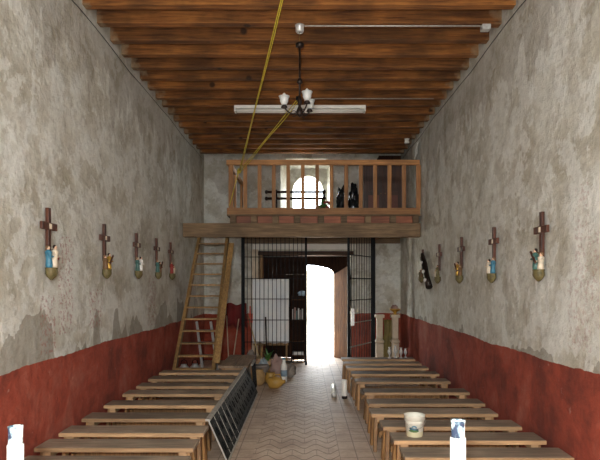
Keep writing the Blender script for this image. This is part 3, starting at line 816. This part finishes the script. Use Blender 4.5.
o = MB().ball((px(302,d), d+0.1, zt3+0.061), 0.10, 0.08, 0.06, 12, 8, 0.5, 4).build('crumpled_bag', plain('pale_blue_plastic', srgb(170, 196, 214), 0.3), origin=(px(302,d), d+0.1, zt3)); tag(o, 'crumpled pale blue plastic bag on top of the shelf unit', 'bag')

# ------------------------------------------------------------------ clutter at the end of the railing
def pot(name, v, d, prof, mat, label, cat, tilt=0.0):
    x = px(v, d); Mx = Matrix.Rotation(tilt, 4, 'Y') if tilt else None
    return tag(MB().lathe(prof, (x, d, 0.0), 22, Mx).build(name, mat, origin=(x, d, 0)), label, cat)
jug = empty('yellow_jug', (px(277,9.95), 9.95, 0), 'yellow plastic jug lying on the aisle floor in front of the clutter', 'jug')
x = px(277, 9.95)
Mr = Matrix.Rotation(PI/2*0.92, 4, 'Y') @ Matrix.Rotation(0.2, 4, 'X')
MB().lathe([(0.07,-.13),(0.105,-.11),(0.11,0.03),(0.07,0.10),(0.035,0.13),(0.035,.17)], (x-0.02, 9.95, 0.112), 20, Mr).build('body', M['yellow'], jug)
MB().tube([(x-0.06,9.92,.2),(x-0.04,9.9,.26),(x+0.05,9.9,.26),(x+0.08,9.92,.17)], 0.014, 6).build('handle', M['yellow'], jug)
pot('clay_pot', 258, 10.3, [(0.08,0),(0.12,.05),(0.135,.15),(0.12,.23),(0.09,.26),(0.11,.29)], M['terra'], 'round clay pot at the far end of the iron railing', 'pot')
pot('clay_pot', 270.5, 10.45, [(0.06,0),(0.10,.05),(0.11,.12),(0.08,.18),(0.09,.21)], M['yellow'], 'small yellow-brown pot between the clay pot and the yellow jug', 'pot')
pot('grey_bucket', 261, 10.8, [(0.11,0),(0.15,.28),(0.155,.3),(0.145,.3)], M['greybag'], 'dull grey bucket behind the clay pot', 'bucket')
def sack(v, d, w_, h_, mat, label, name='cloth_sack', seed=1):
    x = px(v, d); m = MB().ball((x, d, h_/2), w_/2, w_/2, h_/2+0.02, 22, 16, 0.45, seed)
    for i_, q in enumerate(m.v): m.v[i_] = Vector((q.x, q.y, max(0.001, q.z)))
    return tag(m.build(name, mat, origin=(x, d, 0)), label, 'sack')
sack(277.5, 11.0, 0.27, 0.42, M['pink'], 'slumped pinkish cloth sack beside the tall white bottle', seed=3)
sack(289.5, 11.15, 0.24, 0.24, M['greybag'], 'low grey sack at the right edge of the clutter', seed=5)
sack(251, 11.3, 0.22, 0.5, M['greybag'], 'tall grey sack against the end of the railing', seed=9)
r = empty('white_bottle', (px(284,10.75), 10.7, 0), 'tall white bottle with a blue band standing in the clutter', 'bottle')
x = px(284, 10.7)
MB().lathe([(0.055,0),(0.06,.02),(0.06,.30),(0.03,.37),(0.025,.42)], (x,10.7,0)).build('body', M['white'], r)
MB().lathe([(0.062,.1),(0.062,.22)], (x,10.7,0)).build('band', plain('grey_blue_label', srgb(130, 150, 164)), r)
MB().lathe([(0.028,.42),(0.028,.45)], (x,10.7,0)).build('cap', M['blue'], r)
r = empty('wooden_crate', (px(270,11.5), 11.4, 0), 'small slatted wooden crate behind the clutter', 'crate')
x = px(268, 11.4)
for z in (0.02, 0.13, 0.24):
    for yy in (11.25, 11.58): MB().box(x-0.22, x+0.22, yy, yy+0.015, z, z+0.07).build('slat', M['pine'], r)
    for xx in (x-0.235, x+0.22): MB().box(xx, xx+0.015, 11.25, 11.595, z, z+0.07).build('slat', M['pine'], r)
r = empty('potted_plant', (px(269,11.42), 11.42, 0.02), 'leafy green plant in a gold pot rising from the wooden crate', 'plant')
MB().lathe([(0.08,0.0),(0.11,.22),(0.12,.24)], (x, 11.42, 0.021)).build('pot', M['gold'], r)
for i in range(16):
    a = random.uniform(0, 2*PI); e = random.uniform(0.08, 0.2); hh = random.uniform(0.35, 0.6)
    p0 = Vector((x, 11.42, 0.26)); p2 = Vector((x+e*math.cos(a), 11.42+e*math.sin(a), hh)); side = Vector((-math.sin(a), math.cos(a), 0))*0.022; mid = (p0+p2)/2+Vector((0,0,0.06))
    MB().add([p0, mid-side, p2, mid+side], [(0,1,2,3)]).build('leaf', M['green'], r, solid=0.003)
sack(263.5, 11.1, 0.2, 0.36, plain('bluish_plastic', srgb(150, 164, 172), 0.35), 'bluish plastic bag standing behind the grey bucket', 'plastic_bag', 15)
# two white tubes on the aisle floor
r = empty('white_candle', (px(344.5,9.1), 9.1, 0), 'white candle in a dark foot standing on the aisle floor by the right benches', 'candle')
x = px(344.5, 9.1)
MB().lathe([(0.045,0),(0.045,.035),(0.035,.045)], (x,9.1,0)).build('foot', M['bronze'], r)
MB().lathe([(0.04,.045),(0.042,.05),(0.042,.30),(0.036,.305)], (x,9.1,0)).build('candle', M['candle'], r)
x = px(334.5, 9.35); ax = Vector((0.03, 0.8, 0.0)); a = Vector((x-0.02, 9.2, 0.045))
r = empty('white_tube', (x, 9.3, 0), 'short white candle lying on the aisle floor beside the standing one', 'candle')
MB().tube([a, a+ax], 0.042, 14).build('candle', M['candle'], r)
MB().tube([a-ax*0.05, a-ax*0.001], 0.040, 14).build('foot', M['silver'], r)

# ------------------------------------------------------------------ pedestals right of the gate
def pedestal(v, d, top, label):
    x = px(v, d); z = pz(top, d)
    r = empty('pedestal', (x, d, 0), label, 'pedestal', 'white wooden pedestals beside the gate')
    MB().box(x-0.13, x+0.13, d-0.13, d+0.13, 0, 0.10).build('base', M['cream'], r, bevel=0.006)
    MB().box(x-0.08, x+0.08, d-0.08, d+0.08, 0.10, 0.54).build('lower_shaft', M['cream'], r, bevel=0.008)
    MB().lathe([(0.10,0.54),(0.13,0.57),(0.13,0.60),(0.10,0.63),(0.085,0.66)], (x,d,0), 4, Matrix.Rotation(PI/4,4,'Z')).build('collar', M['cream'], r)
    MB().box(x-0.065, x+0.065, d-0.065, d+0.065, 0.66, z-0.07).build('upper_shaft', M['cream'], r, bevel=0.006)
    MB().box(x-0.10, x+0.10, d-0.10, d+0.10, z-0.07, z).build('cap', M['cream'], r, bevel=0.008)
    return x, z
pedestal(379.5, 12.45, 314.5, 'cream pedestal beside the gate post, bare on top')
x, z = pedestal(395.0, 12.45, 314.5, 'cream pedestal near the right wall carrying the gilt bowl')
r = empty('gilt_bowl', (x, 12.45, z), 'gilt bowl on top of the cream pedestal near the right wall', 'bowl')
MB().lathe([(0.06,0),(0.03,.03),(0.05,.06),(0.11,.10),(0.125,.13),(0.115,.13)], (x,12.45,z+0.001)).build('bowl', M['gold'], r)
tag(MB().ball((x-0.01,12.45,z+0.155), 0.08, 0.08, 0.06, 14, 9, 0.5, 2).build('dried_flowers', M['pink'], origin=(x,12.45,z+0.13)), 'greyish dried flowers filling the gilt bowl', 'flowers')
# olive gold drape between the pedestals
m = MB(); vs = []; xa = px(387.5, 12.7)
for i in range(9):
    for k in range(9):
        vs.append((xa-0.09+0.18*i/8+0.02*math.sin(k), 12.7-0.02*math.sin(i*1.9), 1.05-1.0*k/8))
m.add(vs, [(i*9+k, i*9+k+1, (i+1)*9+k+1, (i+1)*9+k) for i in range(8) for k in range(8)], True)
r = empty('gold_drape', (xa, 12.72, 0), 'olive gold cloth on a slim stand between the two pedestals', 'cloth')
m.build('cloth', plain('olive_gold_cloth', srgb(120, 104, 50), 0.6, 0, 0.25, 12), r, solid=0.01)
MB().tube([(xa,12.74,0),(xa,12.74,1.06)], 0.012, 6).build('stand', M['bronze'], r)
MB().lathe([(0.1,0),(0.1,.015)], (xa,12.74,0)).build('stand_foot', M['bronze'], r)
for i, (v, dd_, s_) in enumerate(((389.5, 10.85, 1.15), (395.5, 10.92, 1.25), (401, 10.85, 1.1), (405.5, 10.95, 0.95))):
    x = px(v, dd_)
    prof = [(0.03,0),(0.03,.008),(0.008,.03),(0.012,.06),(0.034,.10),(0.03,.14),(0.014,.16),(0.026,.19)]
    o = MB().lathe([(a*s_, b_*s_) for a, b_ in prof], (x, dd_, 0.4205), 14).build('silver_vase', M['silver'], origin=(x, dd_, 0.4205))
    tag(o, ['leftmost small silver vase on the farthest right bench', 'tallest small silver vase, second from left on the farthest right bench', 'small silver vase right of the tallest one on the bench', 'smallest silver vase, nearest the wall on the farthest right bench'][i], 'vase', 'silver vases on the far bench')

# ------------------------------------------------------------------ white bucket
bx_, by_ = px(415, 5.3), 5.32
r = empty('bucket', (bx_, by_, 0.4205), 'white plastic bucket with a printed blue flower, standing on a bench', 'bucket')
MB().lathe([(0.075,0),(0.078,.004),(0.088,.15),(0.095,.152),(0.098,.195),(0.101,.2),(0.096,.2),(0.09,.15),(0.07,.01),(0.001,.01)], (bx_,by_,0.4205), 32).build('body', M['bucket'], r)
pts = [(bx_+0.099*math.cos(a), by_-0.1*abs(math.sin(a))-0.003, 0.4205+0.17-0.08*math.sin(a)) for a in [PI*i/14 for i in range(15)]]
MB().tube(pts, 0.0025, 6).build('handle', M['railtop'], r)

# ------------------------------------------------------------------ altar candles in the foreground
def altar_candle(v, ytop, label, w_px, bar_):
    d = 2.25; x = px(v, d); zt = pz(ytop, d); rad = w_px/2*d/F
    r = empty('altar_candle', (x, d, 0), label, 'candle')
    MB().lathe([(0.14,0),(0.14,.02),(0.05,.05),(0.02,.10),(0.025,.3),(0.018,.5),(0.03,.8),(0.05,zt-0.43),(0.05,zt-0.41)], (x,d,0), 24).build('candlestick', M['brass'], r)
    zc = zt - bar_*d/F
    MB().lathe([(rad,zt-0.409),(rad,zc-0.002),(rad*0.9,zc)], (x,d,0), 28).build('candle', M['candle'], r)
    MB().lathe([(rad*0.93,zc+0.0005),(rad*0.86,zc+0.012),(rad*0.9,zt-0.012),(rad*0.92,zt),(rad*0.78,zt-0.004),(rad*0.5,zt-0.015),(0.002,zt-0.015)], (x,d,0), 28).build('follower', M['ctop'], r)
    MB().tube([(x,d,zt-0.015),(x+0.001,d,zt-0.003)], 0.0015, 5).build('wick', M['iron'], r)
altar_candle(15.5, 426, 'tall white altar candle on a candlestick by the left wall', 15.5, 18)
altar_candle(458, 420, 'tall white altar candle on a candlestick in front of the right benches', 15.5, 17)

# ------------------------------------------------------------------ stations of the cross
def station(sgn, y, zt, zb, robes, label, kind=0, plate=True):
    """sgn -1 left wall, +1 right wall; x points out of the wall"""
    xw = WL if sgn < 0 else WR
    ox = -sgn
    H = zt - zb
    X = lambda t: xw + ox*t
    def bx3(m, t0, t1, y0, y1, z0, z1): return m.box(min(X(t0),X(t1)), max(X(t0),X(t1)), y0, y1, z0, z1)
    r = empty('wall_cross', (xw, y, zb), label, 'station of the cross', 'stations of the cross on the ' + ('left' if sgn < 0 else 'right') + ' wall')
    bx3(MB(), 0.012, 0.045, y-0.026, y+0.026, zb+H*0.33, zt).build('upright', M['crossw'], r, bevel=0.003)
    za = zt - H*0.25
    bx3(MB(), 0.020, 0.05, y-0.15, y+0.15, za-0.038, za+0.03).build('crossbeam', M['crossw'], r, bevel=0.003)
    if plate: bx3(MB(), 0.0505, 0.056, y-0.02, y+0.02, za-0.028, za+0.02).build('number_plate', M['creamrobe'], r)
    zc = zb + H*0.13
    MB().lathe([(0.012,0),(0.04,.03),(0.055,.06),(0.052,.10),(0.056,.115)], (X(0.06), y, zb), 18, sy=1.25).build('bracket', M['olive'], r)
    z0 = zb + 0.1155; hh = zb + H*0.48 - z0
    for i, (dy, dt, s, robe) in enumerate(robes):
        cx_, cy_ = X(0.055+dt), y+dy*0.7
        lean = Matrix.Rotation(0.12*(1 if dy < 0 else -1), 4, 'X')
        h = hh*s
        f = MB().lathe([(0.03,0),(0.033,h*.12),(0.026,h*.4),(0.029,h*.62),(0.033,h*.74),(0.018,h*.82),(0.011,h*.85)], (cx_, cy_, z0), 14, lean)
        hx = Vector((cx_, cy_, z0)) + lean @ Vector((0, 0, h*.92))
        # arms folded forward, part of the same robe
        sh = Vector((cx_, cy_, z0)) + lean @ Vector((0, 0, h*.68))
        for s2 in (-1, 1):
            f.tube([sh+Vector((0, s2*0.028, 0)), sh+Vector((ox*0.022, s2*0.034, -h*.18)), sh+Vector((ox*0.04, s2*0.01, -h*.16))], [0.012, 0.010, 0.008], 7)
        fo = f.build('figure', M[robe], r)
        MB().ball(hx, 0.017, 0.015, 0.021, 12, 8).build('head', M['skin'], fo)
        MB().ball(hx + Vector((-ox*0.006, 0, 0.006)), 0.018, 0.018, 0.020, 12, 8).build('hair', M['bronze'] if i % 2 else M['brownrobe'], fo)
    if kind == 1:   # carried cross slanting over the group
        MB().bar((X(0.12), y-0.07, z0+hh*0.3), (X(0.11), y+0.07, z0+hh*0.85), 0.018, 0.014).build('small_cross', M['crossw'], r)
    return r
LR = [(5.36, 75, 4), (6.86, 59, 5), (8.17, 50, 5), (9.27, 45, 4.5), (10.24, 41, 4)]
lw = [([( -0.05,0,.95,'blue'),(0.0,.03,1.0,'creamrobe'),(0.055,0,.8,'redrobe')], 0, 'cross with a blue-robed figure beneath, nearest station on the left wall'),
      ([( -0.04,0,.8,'brownrobe'),(0.03,.02,.95,'gold')], 1, 'cross with brown and gold figures beneath, second station on the left wall'),
      ([( -0.045,0,.95,'teal'),(0.02,.03,1.0,'white'),(0.06,0,.7,'bronze')], 0, 'cross with a white-robed figure beneath, middle station on the left wall'),
      ([( -0.03,0,.95,'teal'),(0.04,.02,.8,'brownrobe')], 1, 'cross with green and brown figures beneath, fourth station on the left wall'),
      ([( -0.02,0,1.0,'redrobe'),(0.04,.02,.7,'creamrobe')], 0, 'cross with a red-robed figure beneath, station nearest the ladder')]
for (y, a, b_), (rb, kd, lb) in zip(LR, lw):
    station(-1, y*.985, CH + a*y/F, CH + b_*y/F, rb, 'dark ' + lb, kd)
RR = [(5.5, 71, 2.5), (6.89, 56, 1), (8.33, 46, 0.5), (9.70, 39, 0.3), (11.05, 34, 1)]
rw = [([( -0.045,0,.75,'creamrobe'),(0.0,.03,.95,'teal'),(0.055,0,.8,'creamrobe')], 1, 'cross with a green and cream group beneath, nearest station on the right wall'),
      ([( -0.045,0,.9,'blue'),(0.02,.03,.8,'creamrobe')], 0, 'cross with a bright blue robed figure beneath, second station on the right wall'),
      ([( -0.03,0,.7,'brownrobe'),(0.04,.02,.95,'gold')], 1, 'cross with gold and brown figures beneath, middle station on the right wall'),
      ([( 0.0,0,.95,'olive'),(0.04,.02,.6,'creamrobe')], 0, 'cross with an olive figure beneath, fourth station on the right wall'),
      ([( -0.02,0,.8,'brownrobe'),(0.03,.02,.6,'olive')], 0, 'cross partly behind the slanting black ornament on the right wall')]
for (y, a, b_), (rb, kd, lb) in zip(RR, rw):
    station(1, y*.985, CH + a*y/F, CH + b_*y/F, rb, 'dark ' + lb, kd)
# slanting black ornament
r = empty('wall_ornament', (WR-0.05, 10.5, CH), 'slanting black wall ornament with pale studs on the right wall before the gallery', 'ornament')
a = Vector((WR-0.07, 10.75, pz(254,10.75))); b_ = Vector((WR-0.07, 10.15, pz(287,10.15)))
MB().tube([a, a.lerp(b_, .3), a.lerp(b_, .7), b_], [0.03, 0.06, 0.05, 0.065], 10).build('body', M['bronze'], r)
for t in (0.28, 0.55, 0.8): MB().ball(a.lerp(b_, t)+Vector((-0.055,-0.03,0)), .03, .03, .035, 10, 7).build('stud', M['paper'], r)
# crosspiece / tail
MB().bar(b_+Vector((0,0.06,0.05)), b_+Vector((0,-0.06,0.07)), 0.04, 0.05).build('foot', M['bronze'], r)

# ------------------------------------------------------------------ chandelier
cy = nearbeam(6.74); cx = px(299.7, cy)
r = empty('chandelier', (cx, cy, ZC), 'dark metal chandelier with three frosted glass shades hanging on a long rod', 'chandelier')
zb_ = ZC + 0.0
MB().lathe([(0.04,-.085),(0.05,-.07),(0.05,-.02),(0.06,0)], (cx,cy,zb_), 18).build('junction_box', M['silver'], r)
MB().tube([(cx,cy,zb_-0.08),(cx,cy,pz(42,cy))], 0.006, 6).build('cord', M['brass'], r)
MB().lathe([(0.012,-.05),(0.045,-.035),(0.052,0.0),(0.02,.02)], (cx,cy,pz(44,cy)), 18).build('canopy', M['bronze'], r)
MB().tube([(cx,cy,pz(45,cy)),(cx,cy,pz(106,cy))], 0.012, 8).build('rod', M['bronze'], r)
hub = MB()
hz = pz(82, cy); hub.lathe([(0.012,-.03),(0.035,-.01),(0.03,.02),(0.012,.05)], (cx,cy,hz))
hz2 = pz(112, cy); hub.lathe([(0.004,-.06),(0.03,-.04),(0.045,0),(0.03,.04),(0.014,.07),(0.028,.12),(0.012,.2)], (cx,cy,hz2))
hub.build('hub', M['bronze'], r)
for ang in (182, -62, 50):
    a = math.radians(ang); R_ = 0.185; dx, dy = math.cos(a), math.sin(a)
    zs = pz(104, cy)
    pts = []
    for k in range(11):
        t = k/10; pts.append((cx+dx*R_*t, cy+dy*R_*t, hz2 + 0.02 - 0.055*math.sin(PI*t) + 0.03*t))
    arm = MB().tube(pts, 0.008, 8).build('arm', M['bronze'], r)
    e = pts[-1]
    MB().lathe([(0.012,-.01),(0.04,.0),(0.032,.02),(0.02,.035)], e, 16).build('socket', M['bronze'], arm)
    MB().lathe([(0.022,.03),(0.035,.045),(0.05,.075),(0.05,.10),(0.066,.135),(0.062,.135),(0.046,.10),(0.045,.075),(0.02,.04)], e, 24).build('shade', M['shade'], arm)
    MB().lathe([(0.012,.04),(0.016,.08),(0.022,.12),(0.02,.16),(0.005,.175)], e, 14).build('bulb', M['white'], arm)
    m = MB(); c0 = Vector((cx+dx*0.07, cy+dy*0.07, hz2-0.02))
    m.tube([c0 + Vector((dx*0.035*math.cos(q), dy*0.035*math.cos(q), 0.035*math.sin(q))) for q in [k*PI/6 for k in range(11)]], 0.005, 6)
    m.build('scroll', M['bronze'], arm)
# conduits
def conduit(d, xa, xb, rad, label, box=True):
    d = nearbeam(d); z = ZC - rad + 0.004
    r = empty('conduit', (xa, d, z), label, 'conduit')
    MB().tube([(xa,d,z),(xb,d,z)], rad, 8).build('pipe', M['railtop'], r)
    if box: MB().box(xb, xb+0.10, d-0.05, d+0.05, ZC-0.06, ZC-0.001).build('junction_box', M['silver'], r, bevel=0.005)
conduit(6.72, cx+0.06, px(480,6.72), 0.010, 'thin grey conduit running from the chandelier to the right wall')
conduit(9.25, px(312,9.25), px(434,9.25), 0.010, 'thin grey conduit crossing the beams behind the chandelier', False)
# fluorescent fitting
d = nearbeam(9.85); x0, x1 = px(234.5,d), px(365.5,d); zc = ZC
r = empty('fluorescent_light', ((x0+x1)/2, d, zc), 'long white fluorescent tube fitting fixed under the ceiling beams, unlit', 'lamp')
MB().box(x0, x1, d-0.075, d+0.075, zc-0.055, zc+0.002).build('housing', M['white'], r, bevel=0.008)
for yy in (-0.045, 0.045): MB().tube([(x0+0.04,d+yy,zc-0.085),(x1-0.04,d+yy,zc-0.085)], 0.018, 12).build('tube', M['candle'], r)
for xx in (x0, x1-0.03): MB().box(xx, xx+0.03, d-0.07, d+0.07, zc-0.105, zc-0.0555).build('end_cap', M['white'], r, bevel=0.004)

# ropes
kn = Vector((px(239, YG-0.1), YG-0.1, pz(172, YG)))
def rope(a, b_, label, sag=0.05, two=0.012):
    r_ = MB(); a = Vector(a); b_ = Vector(b_)
    for o_ in ((0,), (two,)) if two else ((0,),):
        pts = []
        for k in range(21):
            t = k/20; p = a.lerp(b_, t); p.z -= sag*4*t*(1-t); p.x += o_[0]*(1 + math.sin(t*9)*0.4); p.y += o_[0]*0.4; pts.append(p)
        r_.tube(pts, 0.007, 6)
    return tag(r_.build('rope', M['rope'], origin=a), label, 'rope')
rope((px(286, 5.62), 5.62, ZC-0.02), kn, 'yellow doubled rope running from the near ceiling down to the gallery railing knot', 0.03, 0.014)
rope((px(297, 9.25), 9.2, ZC-0.05), kn, 'yellow rope pair from behind the chandelier to the gallery railing knot', 0.02, 0.035)
rope(kn + Vector((0, 0, 0.02)), (px(229.5,YG-0.06), YG-0.06, pz(206,YG)), 'loose yellow rope tail hanging from the knot on the railing', 0.0, 0.0)
m = MB()
for k in range(3):
    m.tube([kn + Vector((0.03*math.cos(q)+0.005*k, 0.03*math.sin(q), 0.03*math.sin(q*2)+0.018*(k-1))) for q in [i*PI/6 for i in range(13)]], 0.009, 6)
m.bar(kn+Vector((0,0.0,0)), kn+Vector((0,0.09,0)), 0.012, 0.012)
tag(m.build('rope_knot', M['rope'], origin=kn), 'knotted yellow rope coil tied to the left end of the gallery railing', 'rope')
tag(MB().box(WL*0+px(284,5.62)-0.02, px(284,5.62)+0.06, 5.6, 5.64, ZC-0.03, ZC-0.002).build('ceiling_hook', M['iron'], origin=(px(286,5.62),5.62,ZC)), 'iron hook under a ceiling beam holding the near yellow rope', 'hook')
tag(MB().box(px(297,9.2)-0.02, px(297,9.2)+0.06, 9.18, 9.22, ZC-0.06, ZC-0.002).build('ceiling_hook', M['iron'], origin=(px(297,9.2),9.2,ZC)), 'iron hook under a ceiling beam behind the chandelier', 'hook')

# ------------------------------------------------------------------ lights
def area(name, loc, rot, sx, sy, power, col):
    l = bpy.data.lights.new(name, 'AREA'); l.shape = 'RECTANGLE'; l.size = sx; l.size_y = sy; l.energy = power; l.color = col
    o = bpy.data.objects.new(name, l); COL.objects.link(o); o.location = loc; o.rotation_euler = rot; return o
FLASH, FILL, SKY, SUN = 740, 330, 15.0, 26.0
l = bpy.data.lights.new('flash', 'POINT'); l.energy = FLASH; l.shadow_soft_size = 0.06; l.color = (0.95, 0.98, 1.0)
o = bpy.data.objects.new('flash', l); COL.objects.link(o); o.location = (-0.12, -0.15, 2.05)
# soft fill light added behind the photographer, with no window built for it
area('chancel_fill_light', (0, YR+0.1, 4.1), (math.radians(62), 0, 0), 2.4, 1.6, FILL, (0.95, 0.97, 1.0))
s = bpy.data.lights.new('sun', 'SUN'); s.energy = SUN; s.angle = 0.009; s.color = (1, 0.96, 0.88)
o = bpy.data.objects.new('sun', s); COL.objects.link(o)
o.rotation_euler = Vector((0.25, 0.42, 1.0)).to_track_quat('Z', 'Y').to_euler()
wd = bpy.data.worlds.new('sky'); sc.world = wd; wd.use_nodes = True
bg = wd.node_tree.nodes['Background']; bg.inputs[0].default_value = (0.86, 0.93, 1.0, 1); bg.inputs[1].default_value = SKY
# sky portals at the two openings
for loc, sx, sy in (((0.35, YB+0.78, 1.15), 0.75, 2.3), ((0.075, YB+0.78, 4.1), 0.8, 1.1)):
    o = area('sky_portal', loc, (math.radians(-90), 0, 0), sx, sy, 1, (1, 1, 1)); o.data.cycles.is_portal = True

# ------------------------------------------------------------------ camera
cam = bpy.data.cameras.new('camera'); cam.sensor_width = 36; cam.lens = F*36/600
cam.shift_x = -(CX-300)/600; cam.shift_y = (CY-230)/600; cam.clip_start = 0.05
o = bpy.data.objects.new('camera', cam); COL.objects.link(o); o.location = (0, 0, CH); o.rotation_euler = (PI/2, 0, 0)
sc.camera = o
sc.view_settings.view_transform = 'Standard'; sc.view_settings.look = 'None'
sc.view_settings.gamma = 1; sc.view_settings.use_curve_mapping = False
sc.view_settings.exposure = 0.0
sc.cycles.max_bounces = 6; sc.cycles.diffuse_bounces = 4
try: sc.cycles.use_denoising = True
except Exception: pass
